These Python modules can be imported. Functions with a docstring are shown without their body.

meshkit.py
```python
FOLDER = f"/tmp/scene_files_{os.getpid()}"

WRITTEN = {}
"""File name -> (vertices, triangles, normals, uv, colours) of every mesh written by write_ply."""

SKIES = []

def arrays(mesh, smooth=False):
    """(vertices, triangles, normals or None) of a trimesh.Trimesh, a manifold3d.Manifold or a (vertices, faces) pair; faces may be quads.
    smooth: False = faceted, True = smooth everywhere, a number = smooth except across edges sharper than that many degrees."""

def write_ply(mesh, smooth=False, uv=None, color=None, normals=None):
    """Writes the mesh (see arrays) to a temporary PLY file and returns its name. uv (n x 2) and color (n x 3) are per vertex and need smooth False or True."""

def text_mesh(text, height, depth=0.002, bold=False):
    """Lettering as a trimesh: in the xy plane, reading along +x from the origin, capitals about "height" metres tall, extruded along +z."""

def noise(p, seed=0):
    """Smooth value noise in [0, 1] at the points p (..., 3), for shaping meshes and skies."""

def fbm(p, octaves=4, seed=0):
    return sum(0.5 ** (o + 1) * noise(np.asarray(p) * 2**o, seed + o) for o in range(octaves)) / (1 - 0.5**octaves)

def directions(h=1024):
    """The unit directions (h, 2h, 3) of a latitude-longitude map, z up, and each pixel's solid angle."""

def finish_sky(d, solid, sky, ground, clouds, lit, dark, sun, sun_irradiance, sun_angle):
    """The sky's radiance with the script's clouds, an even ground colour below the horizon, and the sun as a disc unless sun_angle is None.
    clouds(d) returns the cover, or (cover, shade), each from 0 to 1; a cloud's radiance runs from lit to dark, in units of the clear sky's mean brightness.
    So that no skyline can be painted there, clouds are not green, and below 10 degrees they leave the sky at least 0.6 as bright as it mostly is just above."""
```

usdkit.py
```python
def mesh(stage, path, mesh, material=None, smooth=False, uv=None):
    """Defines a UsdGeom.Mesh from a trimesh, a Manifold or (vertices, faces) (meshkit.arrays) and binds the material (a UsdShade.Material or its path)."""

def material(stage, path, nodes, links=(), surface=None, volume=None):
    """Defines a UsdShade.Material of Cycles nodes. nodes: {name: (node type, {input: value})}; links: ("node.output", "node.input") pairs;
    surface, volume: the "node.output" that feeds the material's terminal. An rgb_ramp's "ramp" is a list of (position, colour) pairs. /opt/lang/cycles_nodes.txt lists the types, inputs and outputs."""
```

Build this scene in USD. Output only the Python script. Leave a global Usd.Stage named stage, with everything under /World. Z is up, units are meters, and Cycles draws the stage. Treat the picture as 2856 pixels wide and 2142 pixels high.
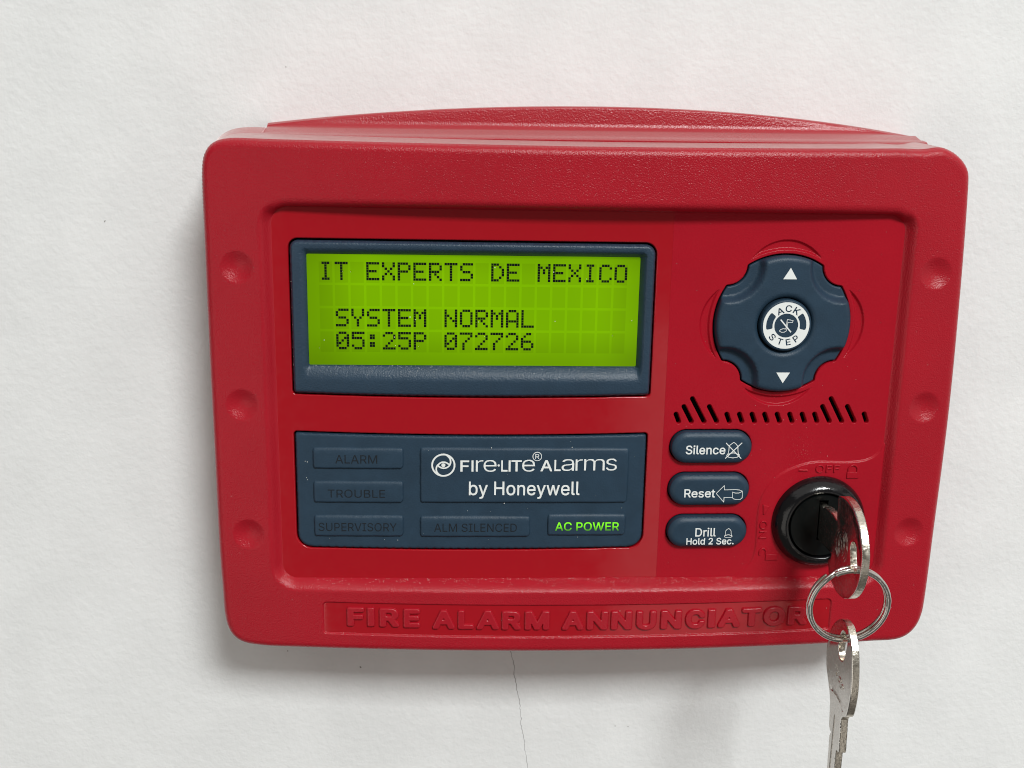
import math, random
import numpy as np, trimesh, shapely
from shapely.geometry import Polygon, LineString, Point, box as sbox, MultiPolygon
from shapely import affinity
from shapely.ops import unary_union
from scipy.spatial import Delaunay, cKDTree
from pxr import Usd, UsdGeom, UsdLux, UsdShade, Gf, Sdf
import usdkit, meshkit

stage = Usd.Stage.CreateInMemory()
W = UsdGeom.Xform.Define(stage, '/World')
rng = np.random.default_rng(7)
random.seed(7)

# The device is measured in millimetres: u to the right, v up, w out of the wall.
# World metres: x = u, y = -w, z = v (the wall is the plane y = 0).
def world(p):
    p = np.asarray(p, float)
    return np.stack([p[..., 0], -p[..., 2], p[..., 1]], -1) * 0.001

# ---------------------------------------------------------------- camera
CAM = np.array([-31.29362363, 61.10695258, 265.35838654])
RIGHT = np.array([0.9985235324848027, 0.01669024009467909, 0.051693239012978])
UP = np.array([-0.004591822090618907, 0.9741560323579578, -0.22582944845721373])
BACK = np.array([-0.0541264283318141, 0.2252586524557563, 0.9727943612346124])
cam = UsdGeom.Camera.Define(stage, '/World/camera')
cam.CreateHorizontalApertureAttr(36.0)
cam.CreateVerticalApertureAttr(27.0)
cam.CreateFocalLengthAttr(36.0 * 2912.0982 / 2856.0)
cam.CreateClippingRangeAttr((0.01, 100.0))
cam.CreateExposureAttr(-0.12)
d = lambda a: world(a) * 1000
m = np.eye(4)
m[0, :3], m[1, :3], m[2, :3], m[3, :3] = d(RIGHT), d(UP), d(BACK), world(CAM)
cam.AddTransformOp().Set(Gf.Matrix4d(*m.ravel().tolist()))

# ---------------------------------------------------------------- light: a ceiling panel, the bright room, its dim air light
def rect_light(name, pos, look, wd, ht, intensity, color):
    """A RectLight at pos (metres, world) that shines towards the point look."""
    l = UsdLux.RectLight.Define(stage, '/World/' + name)
    l.CreateWidthAttr(wd); l.CreateHeightAttr(ht); l.CreateIntensityAttr(intensity); l.CreateColorAttr(Gf.Vec3f(*color))
    z = np.asarray(pos, float) - np.asarray(look, float); z /= np.linalg.norm(z)
    x = np.cross([0, 0, 1.0], z) if abs(z[2]) < .99 else np.array([1.0, 0, 0]); x /= np.linalg.norm(x)
    y = np.cross(z, x)
    mm = np.eye(4); mm[0, :3], mm[1, :3], mm[2, :3], mm[3, :3] = x, y, z, pos
    l.AddTransformOp().Set(Gf.Matrix4d(*mm.ravel().tolist()))
    return l
KEY = (0.62, -1.62, 1.34)
rect_light('ceiling_lamp', KEY, (KEY[0], KEY[1], 0), 0.62, 0.6, 59.0, (0.965, 1.0, 0.995))
rect_light('room_light', (0.72, -2.4, -1.15), (0.0, -.3, -0.6), 0.62, 1.5, 0.60, (1.0, 0.965, 0.92))
rect_light('ceiling_bounce', (0.3, -1.55, 1.75), (0.3, -1.55, 0), 4.0, 3.0, 0.62, (1.0, 0.98, 0.945))
rect_light('room_light_right', (2.4, -1.5, 0.1), (0.0, -1.2, 0.0), 2.2, 2.4, 0.55, (1.0, 0.975, 0.94))
rect_light('room_light_left', (-1.75, -2.4, -0.7), (0.0, -.2, -0.4), 2.0, 2.2, 1.0, (1.0, 0.95, 0.87))
dome = UsdLux.DomeLight.Define(stage, '/World/room_air')
dm = usdkit.material(stage, '/World/Looks/room_air', {'b': ('background_shader', {'color': (1.0, 0.95, 0.88), 'strength': 0.12})}, [], surface='b.background')
UsdShade.MaterialBindingAPI.Apply(dome.GetPrim()).Bind(dm)

# ---------------------------------------------------------------- materials
def mat(name, col, rough=.4, spec=.5, metal=0., bump=(), vary=0., rvary=0., emit=None, extra=None):
    """bump: (scale, distance in m, detail) layers stacked into one normal."""
    n = {'p': ('principled_bsdf', dict(base_color=col, roughness=rough, specular_ior_level=spec, metallic=metal, **(extra or {}))),
         't': ('texture_coordinate', {})}
    L = []
    prev = None
    for i, b in enumerate(bump):
        n[f'n{i}'] = ('noise_texture', dict(scale=b[0], detail=b[2] if len(b) > 2 else 2., roughness=.5))
        n[f'b{i}'] = ('bump', dict(strength=1.0, distance=b[1]))
        L += [('t.object', f'n{i}.vector'), (f'n{i}.fac', f'b{i}.height')]
        if prev: L.append((prev, f'b{i}.normal'))
        prev = f'b{i}.normal'
    if prev: L.append((prev, 'p.normal'))
    if vary:
        c = np.array(col)
        n['vn'] = ('noise_texture', dict(scale=vary[0], detail=4., roughness=.6))
        n['vr'] = ('rgb_ramp', dict(ramp=[(.3, tuple(c * (1 - vary[1]))), (.7, tuple(np.minimum(c * (1 + vary[1]), 1)))]))
        L += [('t.object', 'vn.vector'), ('vn.fac', 'vr.fac'), ('vr.color', 'p.base_color')]
    if rvary:
        n['rn'] = ('noise_texture', dict(scale=rvary[0], detail=5., roughness=.6))
        n['rr'] = ('map_range', dict(from_min=.35, from_max=.65, to_min=rvary[1], to_max=rvary[2], clamp=True))
        L += [('t.object', 'rn.vector'), ('rn.fac', 'rr.value'), ('rr.result', 'p.roughness')]
    if emit:
        n['p'][1].update(emission_color=emit[0], emission_strength=emit[1])
    return usdkit.material(stage, '/World/Looks/' + name, n, L, surface='p.BSDF')

RED = (0.375, 0.0058, 0.0165)
M = dict(
    wall=mat('wall_paint', (.80, .80, .795), .75, .3, bump=((480, .00018, 4.), (1300, .00005, 2.)), vary=(45, .04)),
    crack=mat('crack_dark', (.5, .48, .45), .9, .1),
    speck=mat('speck_dark', (.30, .28, .26), .9, .1),
    red_grain=mat('red_grained_plastic', RED, .27, .38, bump=((3300, .00012, 2.),), vary=(40, .05)),
    red_flange=mat('red_smooth_flange', (.36, .006, .016), .20, .6, bump=((500, .00001, 2.),), rvary=(260, .16, .30), extra=dict(sheen_weight=.8, sheen_roughness=.45, sheen_tint=(1.0, .86, .84))),
    red_back=mat('red_back_plastic', (.365, .006, .016), .30, .5, bump=((2600, .00010, 2.),), extra=dict(sheen_weight=.8, sheen_roughness=.45, sheen_tint=(1.0, .86, .84))),
    red_fine=mat('red_fine_plastic', RED, .30, .20, bump=((2400, .00006, 2.),), vary=(50, .04)),
    red_gloss=mat('red_gloss_plastic', (.37, .0055, .0125), .10, .5, bump=((90, .00003, 1.),), rvary=(300, .08, .16)),
    red_semi=mat('red_semi_plastic', RED, .28, .5, bump=((1800, .00005, 1.),)),
    blue=mat('slate_blue_rubber', (.0195, .0425, .070), .46, .30, bump=((2600, .00004, 2.),), vary=(220, .10)),
    blue_bezel=mat('slate_blue_plastic', (.020, .044, .074), .42, .42, bump=((2400, .00010, 2.),), vary=(180, .08)),
    print_white=mat('white_print', (.80, .82, .80), .5, .3),
    print_dark=mat('dark_print', (.010, .014, .019), .5, .3),
    tray=mat('black_tray', (.006, .005, .006), .7, .2),
    black=mat('black_lock_plastic', (.005, .005, .006), .2, .5, bump=((1500, .00004, 3.),), rvary=(500, .08, .22)),
    black_cyl=mat('black_lock_core', (.003, .004, .004), .24, .14, bump=((900, .00003, 2.),)),
    steel=mat('nickel_face', (.68, .65, .61), .10, .5, 1., bump=((350, .000008, 2.),), rvary=(500, .12, .22)),
    steel_edge=mat('nickel_edge', (.74, .68, .58), .30, .5, 1., bump=((1500, .00009, 3.),), rvary=(700, .18, .36)),
    ring=mat('ring_steel', (.70, .67, .63), .16, .5, 1., bump=((900, .00005, 2.),)),
    dust=mat('dust', (.75, .74, .70), .9, .1),
)
def lcd(name, k):
    """Backlit display glass: yellow-green light from behind, weaker towards its ends as edge-lit panels are."""
    n = {'t': ('texture_coordinate', {}), 'n': ('noise_texture', dict(scale=28., detail=2., roughness=.5)),
         'r': ('rgb_ramp', dict(ramp=[(.32, (.158 * k, .41 * k, .0)), (.68, (.212 * k, .50 * k, .0))])),
         's': ('separate_xyz', {}), 'p': ('principled_bsdf', dict(base_color=(.07, .13, .0), roughness=.2, specular_ior_level=.12, emission_strength=.62))}
    L = [('t.object', 'n.vector'), ('n.fac', 'r.fac'), ('t.object', 's.vector'), ('r.color', 'p.emission_color')]
    prev = None
    for i, (ax, a, b, lo) in enumerate((('x', -.0660, -.050, .55), ('x', .0120, .000, .68), ('z', .0095, .0200, .58), ('z', .0365, .0300, .80))):
        n[f'm{i}'] = ('map_range', dict(range_type='smoothstep', from_min=a, from_max=b, to_min=lo, to_max=1., clamp=True))
        L.append((f's.{ax}', f'm{i}.value'))
        if prev:
            n[f'x{i}'] = ('math', dict(math_type='multiply')); L += [(prev, f'x{i}.value1'), (f'm{i}.result', f'x{i}.value2')]; prev = f'x{i}.value'
        else: prev = f'm{i}.result'
    n['e'] = ('math', dict(math_type='multiply', value2=.82)); L += [(prev, 'e.value1'), ('e.value', 'p.emission_strength')]
    return usdkit.material(stage, '/World/Looks/' + name, n, L, surface='p.BSDF')
M['lcd'] = lcd('lcd_backlight', 1.06)
M['lcd_cell'] = lcd('lcd_cell', .88)
M['lit'] = usdkit.material(stage, '/World/Looks/lit_green', {'t': ('texture_coordinate', {}), 's': ('separate_xyz', {}), 'm': ('map_range', dict(range_type='smoothstep', from_min=-.0302, from_max=-.0283, to_min=.16, to_max=1.15, clamp=True)),
    'p': ('principled_bsdf', dict(base_color=(.04, .14, .02), roughness=.5, specular_ior_level=.3, emission_color=(.22, .92, .0)))}, [('t.object', 's.vector'), ('s.z', 'm.value'), ('m.result', 'p.emission_strength')], surface='p.BSDF')
M['lcd_dot'] = mat('lcd_dot', (.004, .007, .004), .25, .3)

# ---------------------------------------------------------------- scene helpers
used = {}
def numbered(path):
    k = used.get(path, 0); used[path] = k + 1
    return path if k == 0 else f'{path}_{k:03d}'
def tag(o, label=None, cat=None, group=None, kind=None):
    for k, v in (('label', label), ('category', cat), ('group', group), ('kind', kind)):
        if v: o.SetCustomDataByKey(k, v)
    return o
def thing(name, label, cat, group=None):
    return tag(UsdGeom.Xform.Define(stage, numbered('/World/' + name)).GetPrim(), label, cat, group)
def part(name, mesh, m, parent=None, smooth=32, label=None, kind=None):
    """Defines a mesh given in device millimetres."""
    if isinstance(mesh, (list, tuple)): mesh = trimesh.util.concatenate([x for x in mesh if x is not None])
    mesh = trimesh.Trimesh(world(mesh.vertices), mesh.faces, process=False)
    p = numbered((str(parent.GetPath()) if parent else '/World') + '/' + name)
    o = usdkit.mesh(stage, p, mesh, M[m], smooth=smooth).GetPrim()
    tag(o, label=label, kind=kind)
    return o

sm = lambda a, b, x: (lambda t: t * t * (3 - 2 * t))(np.clip((np.asarray(x, float) - a) / (b - a), 0, 1))
wF = lambda u: 31.5 - 4.7 * (np.asarray(u, float) / 100) ** 2          # the bowed front of the cover
wf = lambda u: 28.0 - 1.5 * (np.asarray(u, float) / 85) ** 2           # the sunken face

def dens(ring, s):
    c = np.asarray(ring.coords)[:-1]
    n = len(c); out = []
    for i in range(n):
        a, b = c[i], c[(i + 1) % n]
        k = max(1, int(math.ceil(np.linalg.norm(b - a) / s)))
        out.append(a + (b - a) * (np.arange(k) / k)[:, None])
    return np.vstack(out)
def polys(g):
    if g.is_empty: return []
    return [x for x in getattr(g, 'geoms', [g]) if x.geom_type == 'Polygon' and x.area > 1e-5]
def rings_of(p): return [p.exterior, *p.interiors]
def rrect(u0, v0, u1, v1, r):
    """r: one radius or (bottom left, bottom right, top right, top left)."""
    rs = [r] * 4 if np.ndim(r) == 0 else list(r)
    pts = []
    for (cx, cy, a0), q in zip(((u0, v0, 180), (u1, v0, 270), (u1, v1, 0), (u0, v1, 90)), rs):
        sx, sy = (1 if cx == u0 else -1), (1 if cy == v0 else -1)
        n = max(2, int(6 + q * 3)) if q > 0 else 1
        for t in (np.linspace(a0, a0 + 90, n) if q > 0 else [0]):
            pts.append((cx + sx * q + q * math.cos(math.radians(t)), cy + sy * q + q * math.sin(math.radians(t))) if q > 0 else (cx, cy))
    return Polygon(pts)
def bow(poly, k_top, k_bot, vc, c, h):
    """Bends a long outline: its upper edge by k_top and its lower edge by k_bot mm at the middle."""
    def f(x, y, z=None):
        x, y = np.asarray(x, float), np.asarray(y, float)
        b = 1 - np.clip(((x - c) / h), -1, 1) ** 2
        return x, y + b * np.where(y > vc, k_top, k_bot)
    return shapely.ops.transform(f, shapely.segmentize(poly, 2.0))

def relief(poly, hfun, step=1.0, sb=None, rings=(.1, .25, .5, .8, 1.2), base=None, draft=None, extra=None, flip=False):
    """A plate over the outline poly whose height is hfun(points, distance to the rim); skirts go down to base."""
    sb = sb or step * .6
    out = []
    for pg in polys(poly):
        pg = shapely.geometry.polygon.orient(pg)
        loops = [dens(r, sb) for r in rings_of(pg)]
        rim = np.vstack(loops)
        tree = cKDTree(np.vstack([dens(r, sb * .2) for r in rings_of(pg)]))
        pts = [rim]
        for o in rings:
            for q in polys(pg.buffer(-o, join_style=1, quad_segs=6)):
                for r in rings_of(q): pts.append(dens(r, sb * 1.3))
        x0, y0, x1, y1 = pg.bounds
        gx, gy = np.meshgrid(np.arange(x0 + step * .3, x1, step), np.arange(y0 + step * .3, y1, step))
        g = np.stack([gx.ravel(), gy.ravel()], 1) + rng.uniform(-.12, .12, (gx.size, 2)) * step
        if extra is not None: g = np.vstack([g, extra])
        g = g[shapely.contains_xy(pg, g[:, 0], g[:, 1])]
        if len(g):
            dd = tree.query(g)[0]
            g = g[dd > (max(rings) + step * .35 if len(rings) else sb * .5)] if extra is None else g[dd > sb * .5]
            pts.append(g)
        P = np.vstack(pts)
        keep = np.ones(len(P), bool)
        if len(pts) > 1:                                              # drop near doubles, but never rim points
            t = cKDTree(P)
            for i, j in t.query_pairs(min(sb, step) * .18):
                if j >= len(rim): keep[j] = False
        P = P[keep]
        T = Delaunay(P).simplices
        c = P[T].mean(1)
        ok = shapely.contains_xy(pg, c[:, 0], c[:, 1])
        a, b, e = P[T[:, 0]], P[T[:, 1]], P[T[:, 2]]
        ar = (b[:, 0] - a[:, 0]) * (e[:, 1] - a[:, 1]) - (b[:, 1] - a[:, 1]) * (e[:, 0] - a[:, 0])
        ok &= np.abs(ar) > 1e-7
        T, ar = T[ok], ar[ok]
        T[ar < 0] = T[ar < 0][:, ::-1]
        h = hfun(P, tree.query(P)[0])
        V, F = [np.column_stack([P, h])], [T]
        if base is not None:
            n = len(P); at = 0; nb = n
            for lp in loops:
                k = len(lp); top = np.arange(at, at + k)
                dn = lp.copy()
                if draft: 
                    e = np.roll(lp, -1, 0) - np.roll(lp, 1, 0)
                    nrm = np.stack([e[:, 1], -e[:, 0]], 1); nrm /= np.linalg.norm(nrm, axis=1, keepdims=True) + 1e-9
                    dn = lp + nrm * draft
                bh = base(lp) if callable(base) else np.full(k, base)
                V.append(np.column_stack([dn, bh]))
                bot = np.arange(nb, nb + k)
                t2, b2 = np.roll(top, -1), np.roll(bot, -1)
                F.append(np.vstack([np.column_stack([bot, b2, t2]), np.column_stack([bot, t2, top])]))
                at += k; nb += k
        out.append(trimesh.Trimesh(np.vstack(V), np.vstack(F), process=False))
    mesh = trimesh.util.concatenate(out)
    return mesh
def round_edge(d, r): return np.where(d < r, r - np.sqrt(np.maximum(r * r - (r - np.minimum(d, r)) ** 2, 0)), 0)
def flat(poly, surf, t=.05, sink=.12):
    """A thin print on the surface surf(u): an extruded outline bent to follow it."""
    ms = []
    for p in polys(poly):
        mm = trimesh.creation.extrude_polygon(p, t + sink, engine='earcut')
        v = mm.vertices.copy(); v[:, 2] += surf(v[:, 0]) - sink
        ms.append(trimesh.Trimesh(v, mm.faces, process=False))
    return trimesh.util.concatenate(ms) if ms else None
def boxm(a, b):
    a, b = np.asarray(a, float), np.asarray(b, float)
    t = trimesh.creation.box(b - a); t.apply_translation((a + b) / 2); return t
def lathe(profile, c, n=96, wbase=0.):
    t = trimesh.creation.revolve(np.asarray(profile, float), sections=n)
    t.apply_translation([c[0], c[1], wbase]); return t
def line(pts, w, cap=1): return LineString(pts).buffer(w / 2, cap_style=cap, quad_segs=4)
def smooth_curve(pts, n=60, closed=False):
    from scipy.interpolate import splprep, splev
    p = np.asarray(pts, float)
    if closed: p = np.vstack([p, p[:1]])
    tck, _ = splprep(p.T, s=0, per=closed, k=min(3, len(p) - 1))
    return np.stack(splev(np.linspace(0, 1, n), tck), 1)

_g = {}
def glyphs(text, weight=0.):
    """Outline of lettering with capitals 1 high, from its printed mesh; weight thickens the strokes."""
    if text not in _g:
        t = meshkit.text_mesh(text, 1.0, .01)
        f = t.faces[(t.face_normals[:, 2] < -.9)]
        _g[text] = unary_union([Polygon(t.vertices[x][:, :2]).buffer(1e-4) for x in f])
    g = _g[text]
    return g.buffer(weight, quad_segs=3).simplify(.006) if weight else g
def lettering(text, u0, u1, vb, h, weight=0.):
    """Lettering with its ink from u0 to u1, its baseline at vb and capitals h high."""
    g = glyphs(text, weight)
    x0, _, x1, _ = g.bounds
    return affinity.affine_transform(g, [(u1 - u0) / (x1 - x0), 0, 0, h, u0 - x0 * (u1 - u0) / (x1 - x0), vb])
def fit(text, u0, v0, u1, v1, weight=0.):
    g = glyphs(text, weight); x0, y0, x1, y1 = g.bounds
    sx, sy = (u1 - u0) / (x1 - x0), (v1 - v0) / (y1 - y0)
    return affinity.affine_transform(g, [sx, 0, 0, sy, u0 - x0 * sx, v0 - y0 * sy])

# ================================================================ the wall
crack_pts = [(-16.1, -61), (-15.64, -76.2), (-15.25, -78.2), (-14.7, -80.1), (-14.47, -81.5), (-14.5, -83.7), (-14.1, -85.3), (-13.83, -86.6), (-13.75, -88.2), (-13.5, -89.5), (-13.05, -91),
             (-12.75, -93.2), (-12.37, -96.8), (-12.45, -98.9), (-11.9, -101.5), (-11.3, -104.2), (-11.0, -107.5), (-10.4, -110.5), (-10.1, -114.0), (-9.2, -121), (-8.6, -128)]
cp = []
for (a, b) in zip(crack_pts[:-1], crack_pts[1:]):
    for k in range(4):
        t = k / 4; cp.append((a[0] + (b[0] - a[0]) * t + rng.normal(0, .07), a[1] + (b[1] - a[1]) * t))
cw = np.interp(np.linspace(0, 1, len(cp)), [0, .25, .6, 1], [.115, .12, .10, .07]) * rng.uniform(.6, 1.2, len(cp))
cl = [(x - w_ / 2, y) for (x, y), w_ in zip(cp, cw)]; cr = [(x + w_ / 2, y) for (x, y), w_ in zip(cp, cw)]
slit = Polygon(cl + cr[::-1]).buffer(0)
slit = max(polys(slit), key=lambda p: p.area)
wall_poly = sbox(-1800, -1100, 1800, 1300).difference(slit)
tri_v, tri_f = trimesh.creation.triangulate_polygon(wall_poly, engine='earcut')
wall_mesh = trimesh.Trimesh(np.column_stack([tri_v, np.zeros(len(tri_v))]), tri_f, process=False)
wall = part('wall', wall_mesh, 'wall', smooth=False)
tag(wall, 'white painted plaster wall with a fine crack below the red panel', kind='structure')
gr = np.asarray(slit.exterior.coords)[:-1]
kk = len(gr); i0 = np.arange(kk); i1 = (i0 + 1) % kk
V = np.vstack([np.column_stack([gr, np.zeros(kk)]), np.column_stack([gr, np.full(kk, -.8)])])
F = np.vstack([np.column_stack([i0, i1, i1 + kk]), np.column_stack([i0, i1 + kk, i0 + kk])])
tv, tf = trimesh.creation.triangulate_polygon(slit, engine='earcut')
part('crack', [trimesh.Trimesh(V, F, process=False), trimesh.Trimesh(np.column_stack([tv, np.full(len(tv), -.8)]), tf, process=False)], 'crack', wall, smooth=False)
for (u, v, r, e) in [(-57.14, -80.9, .22, 1.4), (-76.9, -75.8, .16, 1.), (-118, 40.5, .15, 1.8), (-72.5, 78.0, .13, 1.2), (96, 54.0, .14, 1.), (14.5, -100, .15, 1.), (18.2, -100.2, .14, 1.)]:
    q = affinity.rotate(affinity.scale(Point(u, v).buffer(r, quad_segs=3), .8, e), rng.uniform(-40, 40))
    part('paint_speck', flat(q, lambda x: 0 * x, .06, .03), 'speck', wall, smooth=False)

# ================================================================ the annunciator
A = thing('alarm_annunciator', 'red plastic wall panel with a lit green text display, blue buttons and a key switch', 'alarm panel')

# ---- outline of the cover
OUT = Polygon([(-86.9, -54.5), (-87.45, -48), (-87.7, -40), (-87.85, -20), (-87.9, 5), (-87.85, 28), (-87.75, 45), (-87.6, 53.5), (-87.0, 57.2), (-85.4, 59.6), (-83.0, 60.75), (-79.9, 61.1)]
              + [(u, 61.1 - .55 * (1 - ((u) / 80) ** 2) + (.35 if u > 0 else 0) * (u / 80)) for u in np.linspace(-74, 76, 26)]
              + [(78.2, 61.7), (81.1, 61.0), (84.1, 59.1), (86.0, 56.5), (86.5, 53.5), (87.0, 44), (87.75, 21), (88.0, 9), (88.05, -8), (87.9, -18), (87.6, -33), (87.3, -49), (86.9, -53.4), (85.5, -57.0), (82.7, -59.5), (79.6, -60.3)]
              + [(u, -60.3 - .7 * (1 - (u / 80) ** 2)) for u in np.linspace(76, -76, 26)]
              + [(-80.5, -60.0), (-83.5, -59.2), (-85.6, -57.5)])
OUT = Polygon(smooth_curve(np.asarray(OUT.exterior.coords)[:-1], 700, closed=True))
REC = rrect(-72.7, -42.45, 72.4, 46.3, (3.6, 3.6, 3.8, 3.8))
NAME = bow(rrect(-63.2, -56.1, 62.3, -47.6, (1.0, 1.0, 1.2, 1.2)), -.45, -.75, -52, 0, 63)
DIMPLES = [(-80.35, 32.85), (80.3, 33.1), (-80.45, 1.0), (80.95, .95), (-80.2, -30.75), (80.4, -30.7)]
out_tree = cKDTree(dens(OUT.exterior, .1)); rec_tree = cKDTree(dens(REC.exterior, .1)); name_tree = cKDTree(dens(NAME.exterior, .05))
bulge = lambda u, v: 1.4 * np.clip(1 - (np.asarray(u) / 84) ** 2, 0, 1) * sm(36, 48, v)                # the front is fullest along its upper bar
def cover_h(P, dd):
    u, v = P[:, 0], P[:, 1]
    h = wF(u) + bulge(u, v)
    do = out_tree.query(P)[0]
    rr = 2.0
    h = h - round_edge(do, rr)
    di, ii = rec_tree.query(P)
    q = rec_tree.data[ii]
    top = sm(44.2, 46.0, q[:, 1]); bot = sm(-40.6, -42.2, q[:, 1])
    side = np.clip(1 - top - bot, 0, 1)
    rt = sm(60, 70, q[:, 0])
    bw = 2.5 * top + 2.6 * bot + 2.5 * side
    x = np.clip(di / bw, 0, 1)
    S = top * np.maximum(1 - (1 - x) ** 2.4, 0) ** .42 + bot * (1 - (1 - x) ** 1.7) + side * sm(-.06, 1.0, x) ** .9
    S = np.clip(S, 0, 1)
    lo = wf(u) - .06
    h = np.where(di < bw, lo + (h - lo) * S, h)
    dn = name_tree.query(P)[0]
    ins = shapely.contains_xy(NAME, u, v)
    h = h - np.where(ins, .50 * sm(0, .45, dn), 0)
    for (cu, cv) in DIMPLES:
        r = np.hypot(u - cu, v - cv)
        h = h - np.where(r < 3.9, .95 * (1 - np.clip(r / 3.9, 0, 1) ** 2) ** 1.45, 0)
    return h
ex = []
for (cu, cv) in DIMPLES:
    for r in np.r_[np.arange(.3, 3.3, .33), 3.3, 3.45, 3.6, 3.8, 4.1]:
        t = np.linspace(0, 2 * np.pi, int(8 + r * 14), endpoint=False) + r
        ex.append(np.stack([cu + r * np.cos(t), cv + r * np.sin(t)], 1))
for o in (-.35, -.12, .0, .15, .3, .45, .7):
    ex.append(dens(polys(NAME.buffer(-o))[0].exterior, .5))
for o in (.1, .25, .45, .7, 1., 1.3, 1.7, 2.1, 2.5, 2.9, 3.2):
    ex.append(dens(REC.buffer(o, quad_segs=8).exterior, .55))
for o in (.08, .2, .4, .7, 1.0, 1.4, 1.8, 2.2):
    ex.append(dens(OUT.buffer(-o, quad_segs=8).exterior, .6))
cover_poly = OUT.difference(REC)
cov = relief(cover_poly, cover_h, 1.3, .5, rings=(.03,), base=None, extra=np.vstack(ex))
# its flanges towards the wall, slightly drafted, with the return at the upper left corner
lp = dens(shapely.geometry.polygon.orient(OUT).exterior, .5)
e = np.roll(lp, -1, 0) - np.roll(lp, 1, 0); nn = np.stack([e[:, 1], -e[:, 0]], 1); nn /= np.linalg.norm(nn, axis=1, keepdims=True)
lev = [(0, None), (.08, .4), (.75, 8.), (1.15, 13.2), (.4, 13.4)]
fw = wF(lp[:, 0]) + bulge(lp[:, 0], lp[:, 1]) - 2.0
rows = [np.column_stack([lp, fw])]
for o, dz in lev[1:]:
    rows.append(np.column_stack([lp + nn * o, (fw - dz) if dz < 1 else np.full(len(lp), 26.5 - dz)]))
k = len(lp); V = np.vstack(rows); F = []
for r in range(len(rows) - 1):
    a = np.arange(k) + r * k; b = np.roll(np.arange(k), -1) + r * k
    F += [np.column_stack([a + k, b + k, b]), np.column_stack([a + k, b, a])]
flange = trimesh.Trimesh(V, np.vstack(F), process=False)
sel = (lp[:, 0] < -76.4) & (lp[:, 1] > 52)
arc = lp[sel]; an = nn[sel]
tabp = np.vstack([np.column_stack([arc + an * 1.1, np.full(len(arc), 13.4)]), np.column_stack([arc + an * 2.55, np.full(len(arc), 8.2)]), np.column_stack([arc + an * 2.3, np.full(len(arc), 7.6)]),
                  [[-76.6, 55, 13.4], [-76.6, 55, 7.6], [-85, 52, 13.4], [-85, 52, 7.6]]])
tab = trimesh.Trimesh(tabp).convex_hull
cover = part('front_cover', cov, 'red_grain', A, smooth=40)
part('flange', [flange, tab], 'red_flange', cover, smooth=40)

part('name_plate', relief(NAME.buffer(-.3), lambda P, dd: wF(P[:, 0]) - .42 - .03 * sm(.4, 0, dd), 1.2, .5, rings=(.1, .3)), 'red_gloss', cover, smooth=50)
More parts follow.
